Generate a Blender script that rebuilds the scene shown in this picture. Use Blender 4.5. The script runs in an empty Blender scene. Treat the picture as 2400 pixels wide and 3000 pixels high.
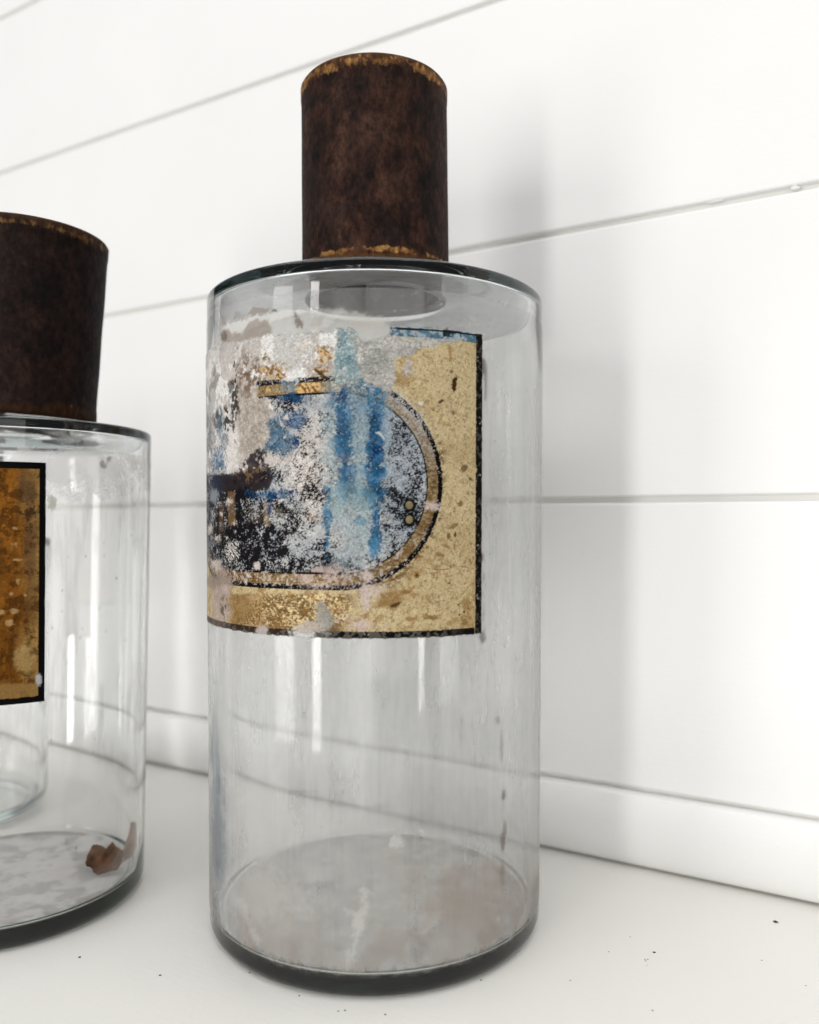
import bpy, bmesh, math, random
import numpy as np

# ------------------------------------------------------------------ camera, world, lights, exposure
C = bpy.context.scene.collection
SC = bpy.context.scene
F, TILT, EYE = 2400.0, math.radians(.525), .177      # photo focal length in its own pixels, pitch, eye height above the shelf

cam_d = bpy.data.cameras.new('camera'); cam = bpy.data.objects.new('camera', cam_d); C.objects.link(cam)
cam.location = (0, 0, EYE); cam.rotation_euler = (math.pi/2 + TILT, 0, 0)
cam_d.sensor_fit = 'HORIZONTAL'; cam_d.sensor_width = 36; cam_d.lens = 36
cam_d.clip_start = .01; cam_d.clip_end = 50
cam_d.dof.use_dof = True; cam_d.dof.focus_distance = .33; cam_d.dof.aperture_fstop = 7.5
SC.camera = cam

W = bpy.data.worlds.new('World'); SC.world = W; W.use_nodes = True
W.node_tree.nodes['Background'].inputs[0].default_value = (.95, .97, 1, 1)
W.node_tree.nodes['Background'].inputs[1].default_value = .21

def area(name, az, dist, z, w, h, power, col=(1, .985, .96), target=(0, .4, .17)):
    """a window pane or an added fill panel: az degrees left of the way back from the bottles"""
    d = bpy.data.lights.new(name, 'AREA'); d.shape = 'RECTANGLE'; d.size = w; d.size_y = h
    d.energy = power; d.color = col
    o = bpy.data.objects.new(name, d); C.objects.link(o)
    o.location = (target[0] - dist*math.sin(math.radians(az)), target[1] - dist*math.cos(math.radians(az)), z)
    v = np.array(target) - np.array(o.location)
    if abs(v[0]) + abs(v[1]) < 1e-6: o.rotation_euler = (0, 0, 0)
    else:
        o.rotation_euler = (math.pi/2, 0, math.atan2(-v[0], v[1]))
    return o
area('window_near', 36, 2.2, .22, .21, 1.5, 11.0)
area('window_far', 58, 2.3, .22, .55, 1.5, 11.0)
area('fill_behind', -14, 2.6, .35, 1.7, 1.5, 9.5)  # added frontal fill, stands for bounce off the unseen room behind
ceil_l = area('ceiling_fill', 0, 0.0, 2.3, 3.2, 3.2, 54, (1, 1, 1), target=(-.3, -.5, .2))  # overhead fill added as the room's ambient bounce
ceil_l.location = (-.4, -.9, 2.3); ceil_l.rotation_euler = (0, 0, 0)

SC.view_settings.view_transform = 'Standard'; SC.view_settings.look = 'None'
SC.view_settings.exposure = 0.26; SC.view_settings.gamma = 1
cy = SC.cycles
cy.max_bounces = 26; cy.transmission_bounces = 20; cy.glossy_bounces = 8; cy.diffuse_bounces = 5; cy.transparent_max_bounces = 24
cy.caustics_reflective = True; cy.caustics_refractive = True; cy.blur_glossy = .3
cy.sample_clamp_indirect = 0.0
try:
    cy.use_denoising = True; cy.denoiser = 'OPENIMAGEDENOISE'
    cy.denoising_input_passes = 'RGB_ALBEDO_NORMAL'
except Exception: pass

# ------------------------------------------------------------------ helpers
def srgb(r, g, b):
    return np.array([(c/12.92 if c <= .04045 else ((c+.055)/1.055)**2.4) for c in (r/255, g/255, b/255)])

def link(name, me, mat, parent=None, loc=None, kind=None):
    o = bpy.data.objects.new(name, me); C.objects.link(o)
    if mat: me.materials.append(mat)
    if parent: o.parent = parent
    if loc is not None: o.location = loc
    if kind: o['kind'] = kind
    return o

def thing(name, label, cat, loc=(0, 0, 0), group=None):
    o = bpy.data.objects.new(name, None); C.objects.link(o); o.location = loc; o.empty_display_size = .02
    o['label'] = label; o['category'] = cat
    if group: o['group'] = group
    return o

def from_bm(bm, name, smooth=True):
    me = bpy.data.meshes.new(name); bmesh.ops.recalc_face_normals(bm, faces=bm.faces); bm.to_mesh(me); bm.free()
    if smooth: me.polygons.foreach_set('use_smooth', [True]*len(me.polygons))
    return me

def lathe(name, prof, n=160, wob=None):
    """spin a closed (r, z) outline about z; a point with r=0 becomes one vertex on the axis"""
    bm = bmesh.new(); rings = []
    for r, z in prof:
        if r < 1e-6: rings.append([bm.verts.new((0, 0, z))])
        else:
            ring = []
            for k in range(n):
                t = 2*math.pi*k/n; rr = r + (wob(t, z) if wob else 0)
                ring.append(bm.verts.new((rr*math.cos(t), rr*math.sin(t), z)))
            rings.append(ring)
    closed = len(rings[0]) > 1
    pairs = list(zip(rings, rings[1:])) + ([(rings[-1], rings[0])] if closed else [])
    for a, b in pairs:
        for k in range(n):
            k2 = (k+1) % n
            if len(a) == 1: bm.faces.new((a[0], b[k], b[k2]))
            elif len(b) == 1: bm.faces.new((a[k], b[0], a[k2]))
            else: bm.faces.new((a[k], b[k], b[k2], a[k2]))
    return from_bm(bm, name)

def arc(cx, cz, rad, a0, a1, n=7):
    return [(cx + rad*math.cos(math.radians(a0 + (a1-a0)*i/n)), cz + rad*math.sin(math.radians(a0 + (a1-a0)*i/n))) for i in range(n+1)]

# numpy value noise
class Noise:
    def __init__(s, seed):
        s.t = np.random.default_rng(seed).random((256, 256)).astype(np.float32)
    def __call__(s, x, y):
        xi = np.floor(x).astype(np.int64); yi = np.floor(y).astype(np.int64)
        fx = (x-xi).astype(np.float32); fy = (y-yi).astype(np.float32)
        fx = fx*fx*(3-2*fx); fy = fy*fy*(3-2*fy); t = s.t
        a = t[xi & 255, yi & 255]; b = t[(xi+1) & 255, yi & 255]; c = t[xi & 255, (yi+1) & 255]; d = t[(xi+1) & 255, (yi+1) & 255]
        return (a*(1-fx)+b*fx)*(1-fy) + (c*(1-fx)+d*fx)*fy
def fbm(x, y, scale, seed, oct=4, gain=.55):
    v = 0; amp = 1; tot = 0
    for o in range(oct):
        ang = .6*o + seed; ca, sa = math.cos(ang), math.sin(ang)
        xx = (x*ca - y*sa)/scale*2**o + 17.3*o; yy = (x*sa + y*ca)/scale*2**o + 9.1*o
        v = v + amp*Noise(seed*31+o)(xx, yy); tot += amp; amp *= gain
    return np.clip(.5 + (v/tot - .5)*1.7, 0, 1)
def sm(e0, e1, x):
    t = np.clip((x-e0)/(e1-e0), 0, 1); return t*t*(3-2*t)

# ------------------------------------------------------------------ materials
def mat(name):
    m = bpy.data.materials.new(name); m.use_nodes = True
    nt = m.node_tree; b = nt.nodes['Principled BSDF']
    return m, nt, b
def node(nt, t, **kw):
    n = nt.nodes.new(t)
    for k, v in kw.items(): setattr(n, k, v)
    return n
def texco(nt, scale=(1, 1, 1), out='Object'):
    c = node(nt, 'ShaderNodeTexCoord'); mp = node(nt, 'ShaderNodeMapping'); mp.inputs['Scale'].default_value = scale
    nt.links.new(c.outputs[out], mp.inputs[0]); return mp.outputs[0]
def noise(nt, vec, scale, detail=4, rough=.55):
    n = node(nt, 'ShaderNodeTexNoise'); n.inputs['Scale'].default_value = scale; n.inputs['Detail'].default_value = detail
    n.inputs['Roughness'].default_value = rough; nt.links.new(vec, n.inputs['Vector']); return n.outputs['Fac']
def ramp(nt, fac, stops):
    r = node(nt, 'ShaderNodeValToRGB'); e = r.color_ramp.elements
    while len(e) < len(stops): e.new(.5)
    for el, (p, c) in zip(e, stops):
        el.position = p; el.color = (*c, 1) if len(c) == 3 else c
    nt.links.new(fac, r.inputs[0]); return r
def mixc(nt, fac, a, b, mode='MIX'):
    m = node(nt, 'ShaderNodeMix', data_type='RGBA', blend_type=mode)
    for sock, v in ((m.inputs[0], fac), (m.inputs[6], a), (m.inputs[7], b)):
        if hasattr(v, 'is_linked'): nt.links.new(v, sock)
        elif isinstance(v, (int, float)): sock.default_value = v
        else: sock.default_value = (*v, 1)
    return m.outputs[2]
def bump(nt, b, h, strength, dist):
    bp = node(nt, 'ShaderNodeBump'); bp.inputs['Strength'].default_value = strength; bp.inputs['Distance'].default_value = dist
    nt.links.new(h, bp.inputs['Height']); nt.links.new(bp.outputs[0], b.inputs['Normal'])

def paint_mat(name, col, rough):
    m, nt, b = mat(name); v = texco(nt)
    n1 = noise(nt, v, 9, 3); n2 = noise(nt, v, 420, 3)
    c = ramp(nt, n1, [(.3, tuple(x*.975 for x in col)), (.7, col)])
    nt.links.new(c.outputs[0], b.inputs['Base Color']); b.inputs['Roughness'].default_value = rough
    n3 = noise(nt, texco(nt, (.05, 1, 1)), 900, 3)
    h = node(nt, 'ShaderNodeMath', operation='MULTIPLY_ADD'); h.inputs[1].default_value = .9; nt.links.new(n3, h.inputs[0]); nt.links.new(n2, h.inputs[2])
    bump(nt, b, h.outputs[0], .12, .0006)
    return m
M_wall = paint_mat('white_wall_paint', (.88, .875, .862), .42)
M_gap = paint_mat('gap_paint', (.83, .825, .79), .6)
M_shelf = paint_mat('shelf_paint', (.775, .757, .712), .42)

def glass_mat():
    m, nt, b = mat('old_clear_glass')
    nt.nodes.remove(b); out = nt.nodes['Material Output']
    g = node(nt, 'ShaderNodeBsdfGlass'); g.inputs['IOR'].default_value = 1.5; g.inputs['Color'].default_value = (1, 1, 1, 1)
    v = texco(nt, (1, 1, .12)); n = noise(nt, v, 26, 2)
    bp = node(nt, 'ShaderNodeBump'); bp.inputs['Strength'].default_value = .06; bp.inputs['Distance'].default_value = .002
    nt.links.new(n, bp.inputs['Height']); nt.links.new(bp.outputs[0], g.inputs['Normal'])
    nt.links.new(g.outputs[0], out.inputs[0])
    ab = node(nt, 'ShaderNodeVolumeAbsorption'); ab.inputs[0].default_value = (.60, .68, .67, 1); ab.inputs[1].default_value = 13
    nt.links.new(ab.outputs[0], out.inputs['Volume'])
    return m
M_glass = glass_mat()
def tint_mat(name='base_tint_volume', col=(.42, .57, .47), dens=120):
    m = bpy.data.materials.new(name); m.use_nodes = True; nt = m.node_tree; nt.nodes.remove(nt.nodes['Principled BSDF'])
    ab = node(nt, 'ShaderNodeVolumeAbsorption'); ab.inputs[0].default_value = (*col, 1); ab.inputs[1].default_value = dens
    nt.links.new(ab.outputs[0], nt.nodes['Material Output'].inputs['Volume']); return m
M_tint = tint_mat(); M_tint2 = tint_mat('shoulder_tint_volume', (.45, .53, .54), 75)  # second tint: for the rings that darken the shoulder rims
def add_base_tint(rad, z0, z1, parent):
    """absorbing disc added inside the foot to deepen its dark band"""
    return link('base_tint', lathe('base_tint', [(0, z0+.003), (rad*.8, z0+.003), (rad-.003, z0), (rad, z0+.002), (rad, z1-.001), (rad-.002, z1), (0, z1)], 96), M_tint, parent)

def rust_mat(name, dark, seed, top, bot):
    """blackened brown rust, with bare golden metal worn through along the two rims"""
    m, nt, b = mat(name); v = texco(nt); off = node(nt, 'ShaderNodeVectorMath', operation='ADD'); off.inputs[1].default_value = (seed, seed*.7, 0)
    nt.links.new(v, off.inputs[0]); v = off.outputs[0]
    st = node(nt, 'ShaderNodeMapping'); st.inputs['Scale'].default_value = (1, 1, .62); nt.links.new(v, st.inputs[0])
    n1 = noise(nt, st.outputs[0], 85, 8, .72); n2 = noise(nt, st.outputs[0], 420, 6, .72); n3 = noise(nt, v, 30, 3)
    k = dark
    base = ramp(nt, n1, [(.34, (.0015*k, .0007*k, .0005*k)), (.44, (.013*k, .0046*k, .0026*k)), (.54, (.031*k, .0115*k, .0066*k)), (.68, (.056*k, .026*k, .0165*k))])
    c = mixc(nt, .85, base.outputs[0], ramp(nt, n2, [(.34, (.22,)*3), (.5, (.9,)*3), (.66, (1.65, 1.55, 1.45))]).outputs[0], 'MULTIPLY')
    c = mixc(nt, ramp(nt, n3, [(.5, (0,)*3), (.72, (.5,)*3)]).outputs[0], c, (.017*k, .0125*k, .0105*k))
    # worn rims: d = distance from a rim, peeled back where the noise is high
    sep = node(nt, 'ShaderNodeSeparateXYZ'); nt.links.new(texco(nt), sep.inputs[0])
    ed = noise(nt, st.outputs[0], 210, 5, .75); ed2 = noise(nt, st.outputs[0], 110, 3, .6)
    def worn(z0, width, gain, bias, nz, peak=False):
        a = node(nt, 'ShaderNodeMath', operation='SUBTRACT'); a.inputs[1].default_value = z0; nt.links.new(sep.outputs['Z'], a.inputs[0])
        ab = node(nt, 'ShaderNodeMath', operation='ABSOLUTE'); nt.links.new(a.outputs[0], ab.inputs[0])
        mr = node(nt, 'ShaderNodeMapRange'); mr.inputs['From Min'].default_value = 0; mr.inputs['From Max'].default_value = width
        mr.inputs['To Min'].default_value = 1; mr.inputs['To Max'].default_value = 0; nt.links.new(ab.outputs[0], mr.inputs['Value'])
        q = node(nt, 'ShaderNodeMath', operation='MULTIPLY_ADD'); q.inputs[1].default_value = 1.3; nt.links.new(nz, q.inputs[0]); nt.links.new(mr.outputs[0], q.inputs[2])
        m2 = node(nt, 'ShaderNodeMapRange'); m2.inputs['From Min'].default_value = bias; m2.inputs['From Max'].default_value = bias+gain
        nt.links.new(q.outputs[0], m2.inputs['Value']); return m2.outputs[0]
    gold = ramp(nt, n2, [(.3, (.05*k, .021*k, .006*k)), (.5, (.20*k, .092*k, .026*k)), (.68, (.46*k, .25*k, .085*k))])
    orange = ramp(nt, n2, [(.3, (.028*k, .010*k, .004*k)), (.7, (.115*k, .045*k, .011*k))])
    c = mixc(nt, worn(bot, .0085, .35, .85, ed2), c, orange.outputs[0])
    c = mixc(nt, worn(top-.0015, .0085, .35, 1.12, ed2), c, orange.outputs[0])
    pch = ramp(nt, noise(nt, v, 120, 3, .6), [(.44, (0,)*3), (.56, (1,)*3)]).outputs[0]
    def patchy(m):
        q = node(nt, 'ShaderNodeMath', operation='MULTIPLY'); nt.links.new(m, q.inputs[0]); nt.links.new(pch, q.inputs[1]); return q.outputs[0]
    c = mixc(nt, patchy(worn(top-.0042, .0070, .16, 1.32 if k > .9 else 1.48, ed)), c, gold.outputs[0])
    c = mixc(nt, patchy(worn(bot+.0060, .0042, .16, 1.38 if k > .9 else 1.75, ed)), c, gold.outputs[0])
    nt.links.new(c, b.inputs['Base Color'])
    rr = ramp(nt, n2, [(.3, (.85,)*3), (.7, (.62,)*3)]); nt.links.new(rr.outputs[0], b.inputs['Roughness'])
    b.inputs['Specular IOR Level'].default_value = .14
    bump(nt, b, n2, .5, .0006)
    return m

def attr_mat(name, metallic=False):
    m, nt, b = mat(name)
    a = node(nt, 'ShaderNodeAttribute', attribute_name='paint'); g = node(nt, 'ShaderNodeAttribute', attribute_name='surf')
    nt.links.new(a.outputs['Color'], b.inputs['Base Color']); nt.links.new(a.outputs['Alpha'], b.inputs['Alpha'])
    sp = node(nt, 'ShaderNodeSeparateColor'); nt.links.new(g.outputs['Color'], sp.inputs[0])
    nt.links.new(sp.outputs[0], b.inputs['Roughness']); nt.links.new(sp.outputs[1], b.inputs['Metallic'])
    b.inputs['Specular IOR Level'].default_value = .04
    return m
def dust_mat(name):
    m = bpy.data.materials.new(name); m.use_nodes = True; nt = m.node_tree; nt.nodes.remove(nt.nodes['Principled BSDF'])
    a = node(nt, 'ShaderNodeAttribute', attribute_name='paint'); d = node(nt, 'ShaderNodeBsdfDiffuse'); t = node(nt, 'ShaderNodeBsdfTranslucent')
    nt.links.new(a.outputs['Color'], d.inputs[0]); nt.links.new(a.outputs['Color'], t.inputs[0])
    m1 = node(nt, 'ShaderNodeMixShader'); m1.inputs[0].default_value = .22; nt.links.new(d.outputs[0], m1.inputs[1]); nt.links.new(t.outputs[0], m1.inputs[2])
    tr = node(nt, 'ShaderNodeBsdfTransparent'); m2 = node(nt, 'ShaderNodeMixShader')
    nt.links.new(a.outputs['Alpha'], m2.inputs[0]); nt.links.new(tr.outputs[0], m2.inputs[1]); nt.links.new(m1.outputs[0], m2.inputs[2])
    nt.links.new(m2.outputs[0], nt.nodes['Material Output'].inputs[0]); return m
M_label = attr_mat('painted_label'); M_grime = attr_mat('dried_residue'); M_dust = dust_mat('milky_film')

def simple(name, col, rough, nscale=200):
    m, nt, b = mat(name); v = texco(nt); n = noise(nt, v, nscale, 4)
    r = ramp(nt, n, [(.3, tuple(x*.45 for x in col)), (.7, tuple(x*1.35 for x in col))]); nt.links.new(r.outputs[0], b.inputs['Base Color'])
    b.inputs['Roughness'].default_value = rough; bump(nt, b, n, .5, .0008); return m
M_flake = simple('brown_flake', (.16, .062, .02), .7, 160)
M_speck = simple('dark_speck', (.02, .019, .018), .8, 300)

# ------------------------------------------------------------------ the setting: shiplap wall and shelf
D = .418
U = np.array([.8630, -.5052, 0]); NRM = np.array([.5052, .8630, 0])      # along the wall to the right; into the wall
P0 = D*NRM
rotz = math.atan2(U[1], U[0])
wall = None
def box(bm, x0, x1, y0, y1, z0, z1):
    vs = [bm.verts.new(p) for p in ((x0,y0,z0),(x1,y0,z0),(x1,y1,z0),(x0,y1,z0),(x0,y0,z1),(x1,y0,z1),(x1,y1,z1),(x0,y1,z1))]
    for f in ((0,3,2,1),(4,5,6,7),(0,1,5,4),(1,2,6,5),(2,3,7,6),(3,0,4,7)): bm.faces.new([vs[i] for i in f])
bm = bmesh.new(); box(bm, -1.9, 1.5, .0036, .03, .024, 1.02)
wall = link('wall', from_bm(bm, 'wall', False), M_gap, kind='structure')
wall.location = P0; wall.rotation_euler = (0, 0, rotz)

edges = [.0393, .1871, .3309, .4678, .599, .733, .868, 1.005]
G = .0017
def plank_mesh(z0, z1, foot=False):
    """board profile in (y, z) with eased edges, drawn out along x; front face at y=0"""
    t = .0036; e = .0009
    pr = [(t, z0), (e, z0), (e*.3, z0+e*.3), (0, z0+e), (0, z1-e), (e*.3, z1-e*.3), (e, z1), (t, z1)]
    if foot:                                            # lowest strip: its foot is rolled back under
        rr = .023
        pr = [(.0105, z0+.0006)] + [(.0088*(1-math.sin(math.radians(a))), z0 + .0006 + rr*(1-math.cos(math.radians(a)))) for a in (6, 14, 22, 30, 40, 50, 60, 70, 80, 90)]
        pr += [(0, z1-e), (e*.3, z1-e*.3), (e, z1), (.0095, z1)]
    bm = bmesh.new(); xs = np.linspace(-1.9, 1.5, 60); prev = None
    rng = random.Random(int(z0*1e4))
    for x in xs:
        w = .00018*math.sin(x*7+z0*40) + rng.uniform(-.0001, .0001)
        ring = [bm.verts.new((x, y, z + (w if i > len(pr)//2 else w*.7))) for i, (y, z) in enumerate(pr)]
        if prev:
            for i in range(len(pr)-1): bm.faces.new((prev[i], ring[i], ring[i+1], prev[i+1]))
        prev = ring
    me = from_bm(bm, 'plank', foot)
    return me
zz = [0.0] + edges
for i in range(len(zz)-1):
    z0 = zz[i] + (G if i else .0004); z1 = zz[i+1] - G
    p = link('plank' if i else 'trim_board', plank_mesh(z0, z1 + (0 if i else .0012), i == 0), M_wall, wall)
    if not i: p.location = (0, -.006, 0)

# dried drips of paint caught in the second groove
def blob_mesh(name, rad, sc, seed, sub=3, rough=.25):
    bm = bmesh.new(); bmesh.ops.create_icosphere(bm, subdivisions=sub, radius=1)
    rng = np.random.default_rng(seed); d = rng.normal(size=(7, 3))
    for v in bm.verts:
        p = np.array(v.co); k = 1 + rough*sum(math.sin(3*float(p@q)+i) for i, q in enumerate(d))/4
        v.co = [p[j]*k*rad*sc[j] for j in range(3)]
    return from_bm(bm, name)
def wall_pt(px, py, off=0):
    dx = (px-1200)/F; dz = (1500-py)/F
    d = np.array([dx, math.cos(TILT) - dz*math.sin(TILT), math.sin(TILT) + dz*math.cos(TILT)])
    t = (D-off)/(d@NRM); p = d*t; p[2] += EYE; return p
for px, py, sx, sz in ((2098, 586, 1.5, .40), (2330, 549, .8, .40)):
    q = wall_pt(px, py, -.001); loc = q - P0
    o = link('paint_drip', blob_mesh('paint_drip', .0026, (sx, .40, sz), px), M_wall, wall)
    o.location = (float(loc@U), .0016, q[2])

bm = bmesh.new(); box(bm, -1.9, 1.5, -.375, .03, -.032, 0)
bmesh.ops.bevel(bm, geom=[e for e in bm.edges], offset=.003, segments=3, affect='EDGES')
shelf = link('shelf', from_bm(bm, 'shelf', False), M_shelf, kind='structure'); shelf.location = P0; shelf.rotation_euler = (0, 0, rotz)

def floor_pt(px, py, z=0):
    dx = (px-1200)/F; dz = (1500-py)/F
    d = np.array([dx, math.cos(TILT) - dz*math.sin(TILT), math.sin(TILT) + dz*math.cos(TILT)])
    t = (z-EYE)/d[2]; p = d*t; p[2] = z; return p

# ------------------------------------------------------------------ bottles
def glass_profile(rb, rt, contact, corner, zs, lip, neck, hole, neck_top, floor, wallt=.0034, shoulder=.0040):
    o = [(0, .0032), (contact*.75, .0030), (contact*.93, .0012)]
    o += [(contact, .0)] 
    o += arc(rb-corner, corner, corner, -82, 0, 8)
    o += [(rb + (rt-rb)*t, corner + (zs-.0022-corner)*t) for t in (.06, .25, .5, .75, .95)]
    o += arc(rt-.0018, zs-.0018, .0018, 0, 80, 6)
    o += [(neck+.006, lip-.0012), (neck+.002, lip), (neck, lip+.003), (neck, neck_top-.002), (neck-.001, neck_top), (hole+.001, neck_top), (hole, neck_top-.002),
          (hole, lip+.001), (hole+.001, lip-shoulder+.002), (hole+.0035, lip-shoulder)]
    ri_t = rt-wallt; ri_b = rb-wallt
    o += arc(ri_t-.0012, zs-shoulder-.0012, .0012, 85, 0, 4)
    o += [(ri_b + (ri_t-ri_b)*t, corner + (zs-.02-corner)*t) for t in (.95, .6, .3, .08)]
    o += arc(ri_b-.0028, floor+.0028, .0028, 0, -90, 5)
    o += [(ri_b*.5, floor-.0006), (0, floor-.0009)]
    return o

def cap_profile(r0, r1, z0, z1, t=.0034):
    """inverted metal cup: rolled lower rim, straight side, eased top"""
    e = .0016
    return [(0, z1), (r1-e*1.5, z1), (r1-e*.5, z1-e*.3), (r1, z1-e), (r1-.0001, z1-.0065), (r1-.0003, z1-.0072), (r0 + (r1-r0)*.5-.0003, (z0+z1)/2), (r0-.0003, z0+.0072), (r0-.0001, z0+.0062),
            (r0, z0+.0012), (r0-.0006, z0+.0002), (r0-.0012, z0), (r0-t, z0+.0003), (r0-t-.0002, z0+.002), (r1-t, z1-t), (0, z1-t)]

def dents(seed, amp):
    rng = np.random.default_rng(seed); q = [(rng.uniform(2, 9), rng.uniform(60, 240), rng.uniform(0, 6.3), rng.uniform(.3, 1)) for _ in range(7)]
    return lambda t, z: amp*sum(a*math.sin(round(k)*t + kz*z + ph) for k, kz, ph, a in q)/3

def densify(prof, z_step=.004):
    out = [prof[0]]
    for a, b in zip(prof, prof[1:]):
        n = max(1, int(abs(b[1]-a[1])/z_step))
        out += [(a[0]+(b[0]-a[0])*i/n, a[1]+(b[1]-a[1])*i/n) for i in range(1, n+1)]
    return out

# --- 1: the tall bottle
CT = (-.0154, .375); LIP = .2813
tall = thing('glass_bottle', 'tall clear glass bottle in the centre with a peeling gold, black and blue label', 'bottle', (CT[0], CT[1], 0), 'old glass bottles on the shelf')
M_rust = rust_mat('brown_rust', 1.0, 3.1, .0932, .0038)
def RT(z): return .0735 + (.0754-.0735)*np.clip(z/.27, 0, 1)
link('glass_body', lathe('glass_body', glass_profile(.0735, .0754, .0675, .0056, .2740, LIP, .0303, .0272, .300, .0080), 200), M_glass, tall)
cap = link('cap', lathe('cap', densify(cap_profile(.0338, .0336, 0, .0932, .0026)), 120, dents(4, .00008)), M_rust, tall)
cap.location = (0, 0, LIP - .0008); cap.rotation_euler = (0, math.radians(-.5), 0)

# surface frame of the tall bottle: angle a (0 = towards the camera, + right) and height z, and where the photo shows it
_n = math.hypot(*CT); DX, DY = -CT[0]/_n, -CT[1]/_n
def cyl(a, z, off):
    r = RT(z) + off
    return r*(DX*np.cos(a) - DY*np.sin(a)), r*(DY*np.cos(a) + DX*np.sin(a)), z
def photo_xy(a, z, off=0):
    x, y, z = cyl(a, z, off); x = x + CT[0]; y = y + CT[1]; zz = z - EYE
    d = y*math.cos(TILT) + zz*math.sin(TILT); u = -y*math.sin(TILT) + zz*math.cos(TILT)
    return 1200 + F*x/d, 1500 - F*u/d

def grid_mesh(name, A, Z, xyz, paint, surf, keep=None):
    nz, na = A.shape
    idx = np.arange(nz*na).reshape(nz, na)
    quads = np.stack([idx[:-1, :-1], idx[:-1, 1:], idx[1:, 1:], idx[1:, :-1]], -1).reshape(-1, 4)
    if keep is not None:
        k = keep[:-1, :-1] | keep[:-1, 1:] | keep[1:, 1:] | keep[1:, :-1]; quads = quads[k.reshape(-1)]
    used, inv = np.unique(quads, return_inverse=True); quads = inv.reshape(quads.shape)
    co = np.stack([c.reshape(-1) for c in xyz], -1)[used]
    me = bpy.data.meshes.new(name)
    me.vertices.add(len(co)); me.vertices.foreach_set('co', co.astype(np.float32).reshape(-1))
    me.loops.add(quads.size); me.loops.foreach_set('vertex_index', quads.astype(np.int32).reshape(-1))
    me.polygons.add(len(quads)); me.polygons.foreach_set('loop_start', np.arange(0, quads.size, 4, dtype=np.int32))
    me.polygons.foreach_set('use_smooth', np.ones(len(quads), bool))
    me.update(calc_edges=True)
    for nm, arr in (('paint', paint), ('surf', surf)):
        at = me.attributes.new(nm, 'FLOAT_COLOR', 'POINT'); at.data.foreach_set('color', arr.reshape(-1, 4)[used].astype(np.float32).reshape(-1))
    return me

class Painter:
    """layers flat colour and wear over a sheet; X, Y locate a mark, S, Z2 are lengths on the sheet (1/8 mm) for the grain"""
    def __init__(s, X, Y, S, Z2, seed):
        s.X, s.Y, s.S, s.Z, s.seed = X, Y, S, Z2, seed
        s.n1 = fbm(S, Z2, 60, seed+1, 5, .6); s.n2 = fbm(S, Z2, 14, seed+2, 4, .6)
        s.wx = (fbm(S, Z2, 70, seed+3, 5, .6)-.5); s.wy = (fbm(S, Z2, 70, seed+4, 5, .6)-.5)
        s.grain = fbm(S, Z2, 6, seed+5, 3, .7)
        s.fine = np.random.default_rng(seed+77).random(X.shape)*.5 + .5*fbm(S, Z2, 3.2, seed+6, 2, .8)
        s.c = np.zeros(X.shape+(3,)); s.a = np.zeros(X.shape); s.rough = np.full(X.shape, .6); s.metal = np.zeros(X.shape); s.h = np.zeros(X.shape)
    def blob(s, cx, cy, rx, ry, rag=.5, soft=.25, rot=0):
        dx, dy = s.X-cx, s.Y-cy
        if rot:
            ca, sa = math.cos(math.radians(rot)), math.sin(math.radians(rot)); dx, dy = dx*ca+dy*sa, -dx*sa+dy*ca
        d = np.sqrt((dx/rx)**2 + (dy/ry)**2) + rag*(.65*(s.n1-.5) + .35*(s.n2-.5))*2
        if min(rx, ry) < 24: d = d + rag*.55*(s.grain-.5)*2
        return 1 - sm(1-soft, 1+soft, d)
    def poly(s, pts, rag=16, soft=6, fine=6):
        X = s.X + s.wx*2*rag + (s.n2-.5)*2*fine; Y = s.Y + s.wy*2*rag + (s.grain-.5)*2*fine
        ins = np.zeros(X.shape, bool); dist = np.full(X.shape, 1e9)
        for (x0, y0), (x1, y1) in zip(pts, pts[1:]+pts[:1]):
            c = ((y0 > Y) != (y1 > Y)) & (X < (x1-x0)*(Y-y0)/((y1-y0) if abs(y1-y0) > 1e-9 else 1e-9) + x0); ins ^= c
            t = np.clip(((X-x0)*(x1-x0)+(Y-y0)*(y1-y0))/((x1-x0)**2+(y1-y0)**2+1e-9), 0, 1)
            dist = np.minimum(dist, np.hypot(X-x0-t*(x1-x0), Y-y0-t*(y1-y0)))
        return sm(-soft, soft, np.where(ins, dist, -dist))
    def put(s, m, col, alpha=1.0, rough=None, metal=None, h=None):
        m = np.clip(m, 0, 1)
        k = m*alpha; na = s.a + (1-s.a)*k; w = (k/np.maximum(na, 1e-6))[..., None]; s.c = s.c*(1-w) + np.asarray(col)*w; s.a = na
        if rough is not None: s.rough = s.rough*(1-k) + rough*k
        if metal is not None: s.metal = s.metal*(1-k) + metal*k
        if h is not None: s.h = s.h*(1-k) + h*k
    def mul(s, m, col, k=1.0):
        m = np.clip(m, 0, 1)*k; s.c = s.c*(1-m[..., None] + np.asarray(col)*m[..., None])
    def out(s):
        return np.concatenate([np.clip(s.c, 0, 1), np.clip(s.a, 0, 1)[..., None]], -1), np.stack([s.rough, s.metal, np.zeros_like(s.a), np.ones_like(s.a)], -1)

Lg = lambda r, g, b: srgb(r, g, b)

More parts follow.
